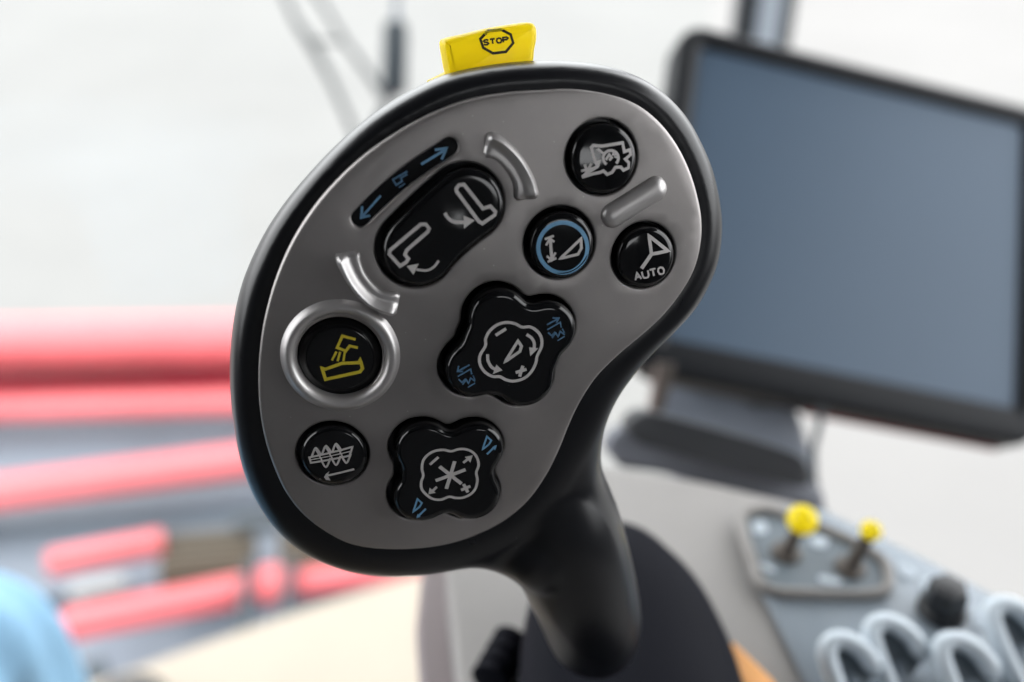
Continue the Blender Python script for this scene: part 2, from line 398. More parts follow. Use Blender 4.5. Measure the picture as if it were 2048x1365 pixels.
def clover(label, cpx, lp, r, notch, hole_shift, ch=4.2, hole_grow=1.0):
    c = uv(*cpx, ch * MM); lob = [uv(x, y, ch * MM) for x, y in lp]
    ol = lobes(c, lob, r * PX, notch * PX)
    hs = uv(cpx[0] + hole_shift[0], cpx[1] + hole_shift[1], 0.8 * MM) - c
    hole = [p + hs for p in offset(ol, hole_grow * MM)]
    prof = [(0.3, -2.4), (0.2, 0.6), (0.0, 2.6), (-0.2, 3.4), (-0.6, 3.95), (-1.2, 4.25), (-1.9, 4.3)]
    return button('clover_button', label, ol, prof, -0.35, hole=hole)
b_c1 = clover('four-lobed black button with pale wedge and turning arrows', (1025, 703), [(1000, 640), (1096, 664), (1052, 762), (952, 742)], 60, 101, (-10, -11), hole_grow=0.9)
b_c2 = clover('four-lobed black button with pale asterisk and plus and minus marks', (898, 951), [(850, 903), (953, 903), (947, 996), (845, 999)], 59, 97, (-9, -11), hole_grow=0.9)
# rocker: a capsule with two shallow dishes
ra, rb = uv(838, 503, 3.4 * MM), uv(938, 410, 3.4 * MM)
rr_ = 68 * PX; ax = (rb - ra).normalized(); nx = Vector((-ax.y, ax.x)); cap = []
for k in range(25):
    a = math.pi / 2 + math.pi * k / 24; cap.append(ra + ax * (rr_ * math.cos(a)) + nx * (rr_ * math.sin(a)))
for t in (.15, .3, .45, .6, .75, .9): cap.append(ra.lerp(rb, t) - nx * (rr_ - math.sin(math.pi * t) * .7 * MM))
for k in range(25):
    a = -math.pi / 2 + math.pi * k / 24; cap.append(rb + ax * (rr_ * math.cos(a)) + nx * (rr_ * math.sin(a)))
for t in (.9, .75, .6, .45, .3, .15): cap.append(ra.lerp(rb, t) + nx * (rr_ + math.sin(math.pi * t) * .2 * MM))
cap = ccw(even([*cap, cap[0]], 110, True))
hs = uv(880, 452, .8 * MM) - uv(888, 457, 3.4 * MM)
vf = cap_mesh(cap, [(0.2, -2.4), (0.1, 0.6), (0, 2.2), (-0.2, 2.9), (-0.7, 3.35), (-1.3, 3.5)], 0.0, steps=10)
def dish(p):
    d = min((Vector(p[:2]) - (ra + ax * .3 * MM)).length, (Vector(p[:2]) - (rb - ax * .3 * MM)).length) / (58 * PX)
    return (p[0], p[1], p[2] - (0.32 * MM * max(0, 1 - d * d) ** 2 if p[2] > 3.3 * MM else 0))
vf = ([dish(p) for p in vf[0]], vf[1])
b_rock = fmesh('rocker_button', vf, 'gloss', joy, angle=60); b_rock['label'] = 'long black rocker button with two pale spout symbols'
bvh[b_rock.name] = BVHTree.FromPolygons([Vector(p) for p in vf[0]], vf[1])
HOLES.append([p + hs for p in offset(cap, 1.0 * MM)])
# curved legend strip sunk into the plate
Z1 = lambda x, y: (660 + x / 3.4136, 240 + y / 3.4136)
cl = catmull([uv(*Z1(x, y), .6 * MM) for x, y in ((205, 672), (320, 557), (460, 432), (600, 325), (730, 240), (815, 182))], 24, closed=False)
hw = 17.0 * PX; left = []; right = []
for i, p in enumerate(cl):
    t = (cl[min(i + 1, 23)] - cl[max(i - 1, 0)]).normalized(); nn = Vector((-t.y, t.x))
    left.append(p + nn * hw); right.append(p - nn * hw)
    if i == 0: t0 = t
    if i == 23: t1 = t
endc = lambda p, t, s: [p + t * s * (hw * math.cos(a)) + Vector((-t.y, t.x)) * (hw * math.sin(a)) for a in [math.radians(x) for x in (60, 30, 0, -30, -60)]]
strip = ccw(even([*(x for x in (lambda L: L + [L[0]])(left + endc(cl[-1], t1, 1) + right[::-1] + [cl[0] - t0 * (hw * math.cos(math.radians(a))) + Vector((-t0.y, t0.x)) * (hw * math.sin(math.radians(a))) for a in (-60, -30, 0, 30, 60)]))], 120, True))
vf = cap_mesh(strip, [(0.3, -2.0), (0.3, -0.35), (-0.4, -0.3)], 0.0, steps=3)
# a strip is not star shaped: fill it as a flat sheet instead
sv = [(p.x, p.y, -0.3 * MM) for p in offset(strip, 0.5 * MM)]
b_strip = fmesh('legend_strip', (sv, [tuple(range(len(sv)))]), 'gloss', joy, smooth=False, recalc=False)
b_strip['label'] = 'sunken black strip printed with blue arrows'
bvh[b_strip.name] = BVHTree.FromPolygons([Vector(p) for p in sv], [tuple(range(len(sv)))])
HOLES.append(strip)

# ---- face plate: sheet with bevelled outer edge and holes
def build_plate():
    H = 1.0; pv = []; pf = []
    def addring(l, h):
        b = len(pv); pv.extend((p.x, p.y, h * MM) for p in l); return b
    def strip_rings(bs, n, flip):
        for a, b in zip(bs, bs[1:]):
            for i in range(n):
                j = (i + 1) % n; q = (a + i, a + j, b + j, b + i); pf.append(q[::-1] if flip else q)
    outer_top = offset(plc, -0.8 * MM)
    bs = [addring(offset(plc, d * MM), h) for d, h in ((-0.8, H), (-.42, H - .10), (-.14, H - .36), (0, H - .8), (0, -2.2))]
    strip_rings(bs, NL, False)
    tops = [(outer_top, bs[0])]
    for hl in HOLES:
        hl = ccw(hl); n = len(hl)
        bs = [addring(offset(hl, d * MM), h) for d, h in ((.55, H), (.24, H - .09), (.06, H - .28), (0, H - .6), (0, -2.3))]
        strip_rings(bs, n, True); tops.append((offset(hl, .55 * MM), bs[0]))
    co = []; ed = []; idx = []
    for l, b in tops:
        s = len(co); n = len(l); co += l; idx += [b + i for i in range(n)]; ed += [(s + i, s + (i + 1) % n) for i in range(n)]
    def inside(p, l):
        c = False; n = len(l)
        for i in range(n):
            a, b = l[i], l[i - 1]
            if (a.y > p.y) != (b.y > p.y) and p.x < (b.x - a.x) * (p.y - a.y) / (b.y - a.y) + a.x: c = not c
        return c
    step = 2.2 * MM; xs = [p.x for p in plc]; ys = [p.y for p in plc]
    y = min(ys); row = 0
    while y < max(ys):
        x = min(xs) + (step / 2 if row % 2 else 0)
        while x < max(xs):
            p = Vector((x, y))
            if inside(p, outer_top) and not any(inside(p, l) for l, _ in tops[1:]) and min((p - q).length_squared for q in co[:len(co)]) > (1.0 * MM) ** 2:
                co.append(p); idx.append(len(pv)); pv.append((x, y, H * MM))
            x += step
        y += step * .866; row += 1
    rv, re, rf, ov, _, _ = delaunay_2d_cdt(co, ed, [], 0, 1e-7)
    vid = {}
    for f in rf:
        c = sum((rv[i] for i in f), Vector((0, 0))) / len(f)
        if inside(c, outer_top) and not any(inside(c, l) for l, _ in tops[1:]):
            for i in f:
                if i not in vid:
                    if ov[i] and len(ov[i]): vid[i] = idx[ov[i][0]]
                    else: vid[i] = len(pv); pv.append((rv[i].x, rv[i].y, H * MM))
            pf.append(tuple(vid[i] for i in f))
    return pv, pf
plate = fmesh('face_plate', build_plate(), 'plate', joy, angle=50)
plate['label'] = 'bean shaped satin silver face plate'

# ---- raised silver details
def sweep(path, wid, prof):
    """sweep a cross-section (across -1..1, height mm) along a face-space path"""
    v = []; f = []; n = len(prof)
    for i, p in enumerate(path):
        t = (path[min(i + 1, len(path) - 1)] - path[max(i - 1, 0)]).normalized(); nn = Vector((-t.y, t.x))
        w = wid[i][0]; hk = wid[i][1]
        for a, h in prof: q = p + nn * (a * w * PX); v.append((q.x, q.y, (0.9 + (h * hk)) * MM))
    for i in range(len(path) - 1):
        for k in range(n - 1): f.append((i * n + k, i * n + k + 1, (i + 1) * n + k + 1, (i + 1) * n + k))
    f.append(tuple(reversed(range(n)))); f.append(tuple((len(path) - 1) * n + k for k in range(n)))
    return v, f
RIDGE = [(-1, -.3)] + [(-math.cos(math.radians(a)), 2.1 * math.sin(math.radians(a))) for a in range(0, 181, 15)] + [(1, -.3)]
def ends(n, w, wend, soft=2):
    o = []
    for i in range(n):
        t = i / (n - 1); k = abs(2 * t - 1) ** 3
        o.append((w + (wend - w) * k, 1.0))
    o[0] = (o[0][0] * .72, .45); o[-1] = (o[-1][0] * .72, .45); o[1] = (o[1][0] * .92, .85); o[-2] = (o[-2][0] * .92, .85)
    return o
GUARD = [(-1, -.4), (-1, .6), (-.86, 1.3), (-.6, 1.5), (-.3, 1.25), (.02, 1.5), (.34, 2.7), (.58, 3.2), (.84, 2.6), (1, 1.2), (1.06, -.4)]
def gpath(pts): return catmull([uv(*Z1(x, y), 1.8 * MM) for x, y in pts], 26, closed=False)
g1 = gpath(((1060, 165), (1140, 190), (1225, 260), (1290, 350), (1330, 440), (1345, 545)))
fmesh('guard_ridge', sweep(g1, ends(26, 20, 27.0), GUARD), 'silver', joy, angle=50)['label'] = 'curved bright silver guard ridge beside the rocker, end towards the stop button'
g2 = gpath(((115, 905), (135, 985), (185, 1090), (260, 1180), (340, 1235), (465, 1265)))
g2 = list(reversed(g2))
fmesh('guard_ridge', sweep(g2, ends(26, 20, 27.0), GUARD), 'silver', joy, angle=50)['label'] = 'curved bright silver guard ridge between the rocker and the raised ring'
# straight ridge, a smooth pill
pa, pb = uv(1226, 432, 1.5 * MM), uv(1312, 378, 1.5 * MM); d = (pb - pa).normalized(); path = []; wid = []
for k in range(9):
    a = math.radians(90 * k / 8); path.append(pa - d * (24 * PX * math.cos(a))); wid.append((max(25 * math.sin(a), .6), max(math.sin(a), .03)))
for k in range(1, 9): path.append(pa.lerp(pb, k / 9)); wid.append((25, 1))
for k in range(9):
    a = math.radians(90 * k / 8); path.append(pb + d * (24 * PX * math.sin(a))); wid.append((max(25 * math.cos(a), .6), max(math.cos(a), .03)))
fmesh('ridge', sweep(path, wid, RIDGE), 'silver', joy, angle=60)['label'] = 'straight rounded silver ridge between two round buttons'
# raised ring
rc = uv(681, 713, 1.0 * MM); v = []; f = []; n = 72
prof = [(84, -1.6), (86, 0.2), (87.5, 1.0), (91, 1.75), (95.5, 2.3), (101.5, 2.6), (106.5, 2.35), (111.5, 1.8), (115.5, 1.2), (118.5, .8)]
for r, h in prof: v += [(p.x, p.y, h * MM) for p in circ(rc, r * PX, n)]
for k in range(len(prof) - 1):
    for i in range(n): f.append((k * n + i, k * n + (i + 1) % n, (k + 1) * n + (i + 1) % n, (k + 1) * n + i))
fmesh('raised_ring', (v, f), 'silver', joy, angle=60)['label'] = 'raised silver ring round the yellow symbol'

# ---- symbols: strokes in photograph pixels laid on the button tops
def hgt(name, u, v, default):
    hit = bvh[name].ray_cast(Vector((u, v, 0.05)), Vector((0, 0, -1)))
    return hit[0].z if hit[0] else default
class Ink:
    def __init__(s, host, z, h0, lift=0.05): s.host = host; s.z = z; s.h0 = h0 * MM; s.lift = lift * MM; s.v = []; s.f = []
    def q(s, x, y):
        X, Y = s.z(x, y); h = s.h0
        for _ in range(2): p = uv(X, Y, h); h = hgt(s.host.name, p.x, p.y, s.h0)
        return p
    def put(s, p): s.v.append((p.x, p.y, hgt(s.host.name, p.x, p.y, s.h0) + s.lift)); return len(s.v) - 1
    def line(s, pts, w, closed=False, smooth=False):
        P = [s.q(x, y) for x, y in pts]
        if smooth: P = catmull(P, max(16, 6 * len(P)), closed)
        if closed: P = P + [P[0]]
        D = []                                            # subdivide, so strokes follow the surface
        for a, b in zip(P, P[1:]):
            m = max(1, int((b - a).length / (0.5 * MM)))
            D += [a.lerp(b, k / m) for k in range(m)]
        if not closed: D.append(P[-1])
        n = len(D); w = w * PX / 2; ids = []
        for i in range(n):
            a = D[i - 1] if (i or closed) else D[i]; b = D[(i + 1) % n] if (i < n - 1 or closed) else D[i]
            t1 = (D[i] - a); t2 = (b - D[i])
            if t1.length < 1e-9: t1 = t2
            if t2.length < 1e-9: t2 = t1
            t1 = t1.normalized(); t2 = t2.normalized(); t = (t1 + t2)
            t = t.normalized() if t.length > .2 else t1
            nn = Vector((-t.y, t.x)); k = 1 / max(.55, nn.dot(Vector((-t1.y, t1.x))))
            ids.append((s.put(D[i] + nn * w * k), s.put(D[i] - nn * w * k)))
        for i in range(n if closed else n - 1):
            a, b = ids[i], ids[(i + 1) % n]; s.f.append((a[1], b[1], b[0], a[0]))
        return s
    def fill(s, pts):
        P = ccw([s.q(x, y) for x, y in pts]); s.f.append(tuple(s.put(p) for p in P)); return s
    def arc(s, cx, cy, rx, ry, a0, a1, w, n=40):
        full = abs(a1 - a0) >= 360; k = n if full else n + 1
        return s.line([(cx + rx * math.cos(math.radians(a0 + (a1 - a0) * i / n)), cy + ry * math.sin(math.radians(a0 + (a1 - a0) * i / n))) for i in range(k)], w, closed=full)
    def text(s, word, x0, y0, x1, y1, hh, w):
        """plain stroke capitals between two baseline ends (zoomed pixels)"""
        G = {'A': [[(0, 0), (.5, 1), (1, 0)], [(.2, .36), (.8, .36)]], 'U': [[(0, 1), (0, .3), (.2, .03), (.5, 0), (.8, .03), (1, .3), (1, 1)]],
             'T': [[(0, 1), (1, 1)], [(.5, 1), (.5, 0)]], 'O': [[(.5, 0), (.15, .12), (0, .5), (.15, .88), (.5, 1), (.85, .88), (1, .5), (.85, .12), (.5, 0)]],
             'S': [[(1, .85), (.7, 1), (.3, 1), (.05, .8), (.2, .58), (.8, .42), (.95, .2), (.7, 0), (.3, 0), (0, .15)]], 'P': [[(0, 0), (0, 1), (.75, 1), (1, .76), (.75, .5), (0, .5)]]}
        d = Vector((x1 - x0, y1 - y0)); L = d.length; d.normalize(); up = Vector((d.y, -d.x)); n = len(word); cw = L / (n + .32 * (n - 1))
        for i, ch in enumerate(word):
            o = Vector((x0, y0)) + d * (i * cw * 1.32)
            for st in G[ch]: s.line([tuple(o + d * (a * cw) + up * (b * hh)) for a, b in st], w)
        return s
    def done(s, m, name='symbol'):
        o = mesh_obj(name, [face(*p) for p in s.v], s.f, m, s.host, smooth=False, recalc=False); return o
def Z(x0, y0, k): return lambda x, y: (x0 + x / k, y0 + y / k)
Z7 = Z(1120, 230, 8.03); Z2 = Z(1020, 220, 3.412); Z6 = Z(1040, 400, 7.583); Z3 = Z(860, 540, 4.55); Z4 = Z(740, 800, 4.875); Z5 = Z(540, 590, 3.3276); ZS = Z(820, 20, 6.0235)
# harvester
i = Ink(b_harv, Z7, 2.8)
i.line([(570, 770), (500, 530), (535, 492), (680, 502), (1005, 450), (1032, 592), (1125, 560), (1132, 640), (1050, 712), (1105, 770), (1100, 850), (1020, 890), (975, 838), (892, 842), (835, 925), (760, 958), (695, 900), (640, 925), (520, 950), (350, 1002)], 6.0)
i.line([(355, 1000), (480, 905), (600, 830), (628, 750), (560, 785)], 6.5).line([(340, 905), (420, 880), (560, 855)], 5).line([(395, 795), (440, 935)], 5).line([(505, 780), (400, 960)], 5)
i.arc(815, 695, 122, 122, 125, 405, 5.5).line([(735, 725), (790, 640), (830, 690), (790, 730)], 5).line([(600, 545), (690, 620)], 5).line([(860, 600), (850, 640), (905, 640)], 3.5).line([(870, 670), (925, 690)], 3.5)
i.done('white_ink')
# blue ring button
Ink(b_ring, Z6, 2.7).arc(650, 727, 372, 382, 0, 360, 8.2, 64).done('blue_ink', 'ring')
i = Ink(b_ring, Z6, 2.7)
i.line([(375, 598), (512, 548)], 4.5).line([(458, 585), (482, 900)], 6.2).line([(418, 942), (552, 884)], 4.8).line([(395, 692), (452, 590), (520, 640)], 4.5).line([(405, 850), (478, 918), (538, 800)], 4.5)
i.line([(925, 590), (930, 735), (880, 825), (610, 890)], 5.6, closed=True).done('white_ink')
# AUTO
i = Ink(b_auto, Z2, 2.7)
i.line([(948, 860), (1078, 963), (965, 985)], 7.0, closed=True).line([(965, 985), (897, 1083)], 8.0).text('AUTO', 856, 1163, 1056, 1117, 47, 4.0).done('white_ink')
# auger
i = Ink(b_aug, Z(540, 587, 3.3276), 2.7)
i.line([(262, 1092), (548, 1022), (530, 1080), (272, 1128)], 4.2, closed=True).line([(270, 1108), (540, 1050)], 2.2)
for k in range(3):
    x, y = 68 * k, -14 * k
    i.line([(278 + x, 1085 + y), (298 + x, 1036 + y), (312 + x, 1034 + y), (342 + x, 1078 + y)], 4.0, smooth=True).line([(305 + x, 1040 + y), (345 + x, 1110 + y)], 3.2)
    i.line([(342 + x, 1112 + y), (365 + x, 1152 + y), (380 + x, 1150 + y), (402 + x, 1096 + y)], 4.0, smooth=True)
i.line([(560, 1170), (385, 1212)], 4.6).fill([(326, 1236), (395, 1184), (384, 1212), (402, 1245)])
i.done('white_ink')
# yellow unloading symbol
i = Ink(b_yel, Z5, 0.4)
i.line([(570, 297), (482, 274), (447, 352), (505, 374), (530, 340), (585, 352)], 5.6).line([(442, 378), (412, 436)], 4.4).line([(467, 380), (450, 442)], 4.4).line([(498, 380), (489, 442)], 4.4)
i.line([(346, 488), (370, 563), (598, 513), (616, 490), (600, 430), (592, 452), (478, 456), (368, 496)], 6.6, closed=True).done('yellow_ink')
# clover 1
i = Ink(b_c1, Z3, 4.0)
i.line([(715, 480), (780, 493), (838, 522), (910, 520), (972, 555), (1012, 615), (1015, 695), (975, 785), (962, 850), (920, 930), (850, 990), (760, 1013), (690, 1000), (635, 972), (570, 970), (500, 930), (455, 860), (455, 780), (505, 690), (505, 630), (540, 560), (600, 507), (660, 484)], 6.0, closed=True, smooth=True)
i.line([(597, 596), (692, 536)], 6.2).line([(780, 935), (878, 905)], 6.6).line([(845, 873), (815, 972)], 6.6)
i.line([(878, 588), (925, 622), (948, 668), (946, 722)], 6.2, smooth=True).fill([(902, 706), (985, 714), (912, 786)])
i.line([(524, 768), (528, 825), (556, 880), (600, 910)], 6.2, smooth=True).fill([(604, 862), (658, 914), (570, 950)])
i.line([(800, 648), (832, 695), (818, 742), (682, 838)], 6.0, closed=True).done('white_ink')
i = Ink(b_c1, Z3, 4.2)
for dx, dy, fl in ((0, 0, 1), (-815, 425, -1)):
    i.line([(1065 + dx, 500 + dy), (1175 + dx, 440 + dy)], 3.4)
    i.line([(1115 + dx, 438 + dy), (1172 + dx, 440 + dy), (1150 + dx, 482 + dy)] if fl > 0 else [(1075 + dx, 450 + dy), (1065 + dx, 500 + dy), (1115 + dx, 500 + dy)], 3.2)
    i.line([(1068 + dx, 545 + dy), (1185 + dx, 478 + dy), (1195 + dx, 525 + dy)], 3.0).line([(1075 + dx, 570 + dy), (1105 + dx, 600 + dy), (1140 + dx, 565 + dy)], 3.0)
    i.line([(1110 + dx, 620 + dy), (1145 + dx, 575 + dy), (1165 + dx, 610 + dy), (1185 + dx, 560 + dy), (1225 + dx, 590 + dy)], 3.0).line([(1160 + dx, 645 + dy), (1225 + dx, 605 + dy)], 2.6).line([(1205 + dx, 535 + dy), (1222 + dx, 575 + dy)], 2.6)
i.done('dim_blue_ink')
# clover 2
i = Ink(b_c2, Z4, 4.0)
i.line([(790, 502), (860, 482), (930, 482), (1000, 510), (1045, 568), (1058, 640), (1036, 710), (1046, 780), (1030, 860), (980, 920), (900, 955), (830, 955), (770, 945), (690, 973), (610, 965), (550, 925), (505, 870), (500, 800), (519, 740), (506, 670), (520, 590), (570, 532), (640, 496), (720, 488)], 5.6, closed=True, smooth=True)
for x, y in ((826, 598), (932, 680), (892, 818), (744, 868), (640, 788), (678, 650)): i.line([(785, 735), (x, y)], 7.6)
i.line([(583, 632), (667, 558)], 5.8).line([(908, 614), (965, 568)], 5.6).fill([(925, 556), (1002, 540), (978, 612)]).line([(652, 848), (605, 892)], 5.6).fill([(568, 922), (582, 858), (640, 905)])
i.line([(912, 822), (955, 902)], 6.6).line([(888, 880), (978, 842)], 6.6).done('white_ink')
i = Ink(b_c2, Z4, 4.2)
for dx, dy, fl in ((0, 0, 1), (-677, 610, -1)):
    i.line([(1140 + dx, 358 + dy), (1182 + dx, 395 + dy), (1162 + dx, 432 + dy), (1097 + dx, 484 + dy)], 4.0, closed=True).line([(1140 + dx, 530 + dy), (1222 + dx, 452 + dy)], 4.4)
    i.fill([(1190 + dx, 462 + dy), (1236 + dx, 440 + dy), (1222 + dx, 492 + dy)] if fl > 0 else [(1130 + dx, 545 + dy), (1140 + dx, 500 + dy), (1170 + dx, 530 + dy)])
i.done('blue_ink')
# rocker
i = Ink(b_rock, Z1, 3.2, lift=.08)
i.line([(862, 470), (880, 446), (915, 442), (1044, 606), (1095, 590), (1130, 628), (1125, 650), (1040, 708), (1016, 694), (866, 492)], 6.8, closed=True)
i.line([(784, 636), (808, 672), (850, 697), (925, 700)], 6.4, smooth=True).fill([(912, 654), (988, 686), (914, 742)])
i.line([(620, 714), (655, 714), (676, 742), (668, 764), (524, 890), (512, 920), (534, 948), (520, 972), (478, 998), (406, 918), (410, 890)], 6.8, closed=True)
i.line([(742, 962), (710, 1003), (660, 1028), (590, 1022)], 4.6, smooth=True).fill([(524, 998), (606, 982), (570, 1058)]).done('white_ink')
# strip
i = Ink(b_strip, Z1, -0.3)
i.line([(622, 304), (785, 206)], 5.0).line([(715, 206), (796, 194), (762, 272)], 5.0).line([(346, 518), (222, 658)], 4.4).line([(220, 590), (213, 668), (275, 652)], 4.6).done('blue_ink')
i = Ink(b_strip, Z1, -0.3)
i.line([(528, 352), (430, 408), (452, 446), (492, 420), (484, 396), (528, 372)], 3.6).line([(470, 462), (512, 436)], 3.0).done('dim_blue_ink')

# ---- yellow stop paddle on the far side of the head
def slab_face(outline_px, h_front, h_back, shrink=.9, n=80, bev=1.0):
    l = ccw(catmull([uv(x, y, h_front * MM) for x, y in outline_px], n)); c = sum(l, Vector((0, 0))) / n
    rings = [(-bev * 1.0, h_front), (-bev * .35, h_front - bev * .25), (0, h_front - bev), (0, h_back)]
    v = []; f = []
    for d, h in rings: v += [(p.x, p.y, h * MM) for p in offset(l, d * MM)]
    for k in range(len(rings) - 1):
        for a in range(n): f.append((k * n + a, (k + 1) * n + a, (k + 1) * n + (a + 1) % n, k * n + (a + 1) % n))
    f.append(tuple(range(n))); f.append(tuple(reversed(range((len(rings) - 1) * n, len(rings) * n))))
    return v, f
STOP = [(886, 86), (896, 78), (930, 70), (985, 57), (1040, 48), (1064, 46), (1074, 56), (1075, 78), (1071, 100), (1066, 130), (1040, 160), (960, 170), (910, 168), (897, 150), (890, 118)]
vf = slab_face(STOP, -13, -21, bev=1.7)
stop = fmesh('stop_button', vf, 'yellow', joy, angle=40); stop['label'] = 'yellow stop paddle standing up behind the head of the grip'
bvh[stop.name] = BVHTree.FromPolygons([Vector(p) for p in vf[0]], vf[1])
i = Ink(stop, ZS, -13, lift=.06)
i.line([(935, 255), (1100, 240), (1212, 298), (1243, 400), (1155, 507), (1000, 525), (882, 458), (847, 352)], 5.2, closed=True).text('STOP', 890, 425, 1185, 385, 58, 3.6).done('black_ink')
sb = [(858, 168), (876, 156), (930, 132), (1000, 119), (1050, 114), (1062, 122), (1040, 140), (960, 158), (900, 175)]
fmesh('stop_button_seat', slab_face(sb, -19, -25, bev=.8), 'yellow', joy, angle=40)

# ---- lever base on the console
def superring(cx, cy, z, rx, ry, p=2.6, n=48, rot=0.0):
    o = []
    for k in range(n):
        a = 2 * math.pi * k / n; c, s = math.cos(a), math.sin(a)
        x = rx * math.copysign(abs(c) ** (2 / p), c); y = ry * math.copysign(abs(s) ** (2 / p), s)
        o.append(Vector((cx + x * math.cos(rot) - y * math.sin(rot), cy + x * math.sin(rot) + y * math.cos(rot), z)))
    return o
bx, by = 0.0425, 0.209
MB().rings([superring(bx, by, BASE_Z + .001, .0395, .081), superring(bx, by, BASE_Z + .006, .041, .0825), superring(bx, by, BASE_Z + .020, .0405, .082), superring(bx - .002, by + .001, BASE_Z + .031, .038, .080, 2.4),
            superring(bx - .005, by + .003, BASE_Z + .040, .033, .076, 2.3), superring(bx - .008, by + .006, BASE_Z + .0455, .027, .068, 2.2), superring(bx - .009, by + .008, BASE_Z + .0485, .018, .048, 2.1), superring(bx - .009, by + .010, BASE_Z + .049, .010, .02, 2)]).build('lever_base', 'boot', joy, angle=60)['label'] = 'charcoal rounded base round the foot of the grip'

# ------------------------------------------------------------------ console
con = empty('armrest_console', (0.09, 0.20, FLOOR_Z), 'warm grey armrest console carrying the joystick and a blue grey lever panel', 'console')
far = [atz(1190, 925, BASE_Z), atz(1400, 958, BASE_Z), atz(1640, 1012, BASE_Z), atz(1850, 1112, BASE_Z), atz(2048, 1216, BASE_Z), atz(2300, 1345, BASE_Z)]
lft = [atz(890, 1152, BASE_Z), atz(914, 1365, BASE_Z)]
ol = [Vector((lft[1].x + .004, -0.12)), Vector((far[-1].x, -0.12))] + [Vector((p.x, p.y)) for p in reversed(far)] + [Vector((lft[0].x + .012, far[0].y - .004)), Vector((lft[0].x, far[0].y - .018)), Vector((lft[0].x, lft[0].y)), Vector((lft[1].x, lft[1].y))]
n = len(ol); ol = ccw(ol)
def poly_rings(l, spec): return [[(p.x, p.y, z) for p in offset(l, d)] for d, z in spec]
dens = even([Vector(p) for p in ol] + [Vector(ol[0])], 160, True)
MB().rings(poly_rings(dens, ((0, BASE_Z - .030), (0, BASE_Z - .004), (-.0012, BASE_Z - .0012), (-.004, BASE_Z)))).build('top_cover', 'console', con, angle=60)
MB().rings(poly_rings(dens, ((-.06, FLOOR_Z + .002), (-.05, BASE_Z - .30), (.010, BASE_Z - .10), (.0145, BASE_Z - .036), (.012, BASE_Z - .031)))).build('lower_body', 'trim', con, angle=50)
# blue grey lever panel
pp = [atz(1482, 1052, BASE_Z), atz(1520, 1185, BASE_Z), atz(1602, 1365, BASE_Z), atz(1680, 1520, BASE_Z), atz(2270, 1520, BASE_Z), atz(2240, 1345, BASE_Z), atz(2030, 1222, BASE_Z), atz(1840, 1122, BASE_Z), atz(1640, 1026, BASE_Z), atz(1510, 1020, BASE_Z)]
pq = ccw([Vector((p.x, p.y)) for p in pp]); pq = even(pq + [pq[0]], 120, True)
PZ = BASE_Z + .003
MB().rings(poly_rings(pq, ((0, BASE_Z + .0005), (0, PZ - .001), (-.001, PZ)))).build('lever_panel', 'panel', con, angle=50)
# raised frame round the two levers
fp = [atz(1484, 1050, PZ), atz(1496, 1034, PZ), atz(1540, 1030, PZ), atz(1640, 1062, PZ), atz(1752, 1120, PZ), atz(1772, 1160, PZ), atz(1764, 1184, PZ), atz(1730, 1192, PZ), atz(1620, 1190, PZ), atz(1532, 1180, PZ), atz(1505, 1120, PZ)]
fq = ccw(catmull([Vector((p.x, p.y)) for p in fp], 90))
rg = poly_rings(fq, ((.003, PZ + .0002), (.0026, PZ + .003), (.0015, PZ + .0042), (0, PZ + .0042), (-.0012, PZ + .003), (-.0014, PZ + .0002)))
MB().rings(rg, cap0=False, cap1=False).build('lever_frame', 'console', con, angle=60)
MB().rings(poly_rings(offset(fq, -.0016), ((0, PZ + .0003), (0, PZ + .0012)))).build('lever_inset', 'panel_dark', con, angle=50)
IZ = PZ + .0014
def lever(bpx, kpx, kd, kr, lab):
    b = atz(*bpx, IZ); k = at(*kpx, kd)
    s = MB().tube([b, b.lerp(k, .5), k], [(.0042, .0030), (.0036, .0026), (.003, .0024)], n=14).build('lever', 'lever', con, angle=60); s['label'] = lab
    MB().lathe(b, (0, 0, 1), [(.0068, -.0008), (.0066, .001), (.004, .002), (.001, .0022)], 20).build('collar', 'lever', s, angle=50)
    ax = (k - b).normalized()
    MB().lathe(k, ax, [(kr * math.sin(math.radians(a)), -kr * .92 * math.cos(math.radians(a))) for a in range(8, 173, 12)], 28).build('knob', 'yellow', s, angle=70)
lever((1572, 1106), (1605, 1040), .414, .0065, 'short lever with larger yellow ball knob')
lever((1700, 1136), (1742, 1062), .410, .0045, 'short lever with smaller yellow ball knob')
def dab(pts, z, name='print_mark'):
    l = ccw(catmull([Vector(atz(x, y, z)[:2]) for x, y in pts], 28))
    MB().rings([[(p.x, p.y, z) for p in l], [(p.x, p.y, z + .0003) for p in l]]).build(name, 'print', con, angle=50)
dab([(1505, 1046), (1528, 1044), (1534, 1064), (1512, 1068)], IZ); dab([(1625, 1074), (1655, 1080), (1650, 1096), (1626, 1092)], IZ)
dab([(1520, 1126), (1546, 1136), (1548, 1146), (1524, 1138)], IZ); dab([(1640, 1152), (1680, 1160), (1678, 1170), (1642, 1164)], IZ)
dab([(1795, 1126), (1822, 1134), (1832, 1152), (1815, 1158), (1798, 1144)], PZ + .0004); dab([(1842, 1160), (1868, 1158), (1872, 1176), (1850, 1186)], PZ + .0004)
dab([(1945, 1222), (1972, 1220), (1976, 1250), (1952, 1256)], PZ + .0004)
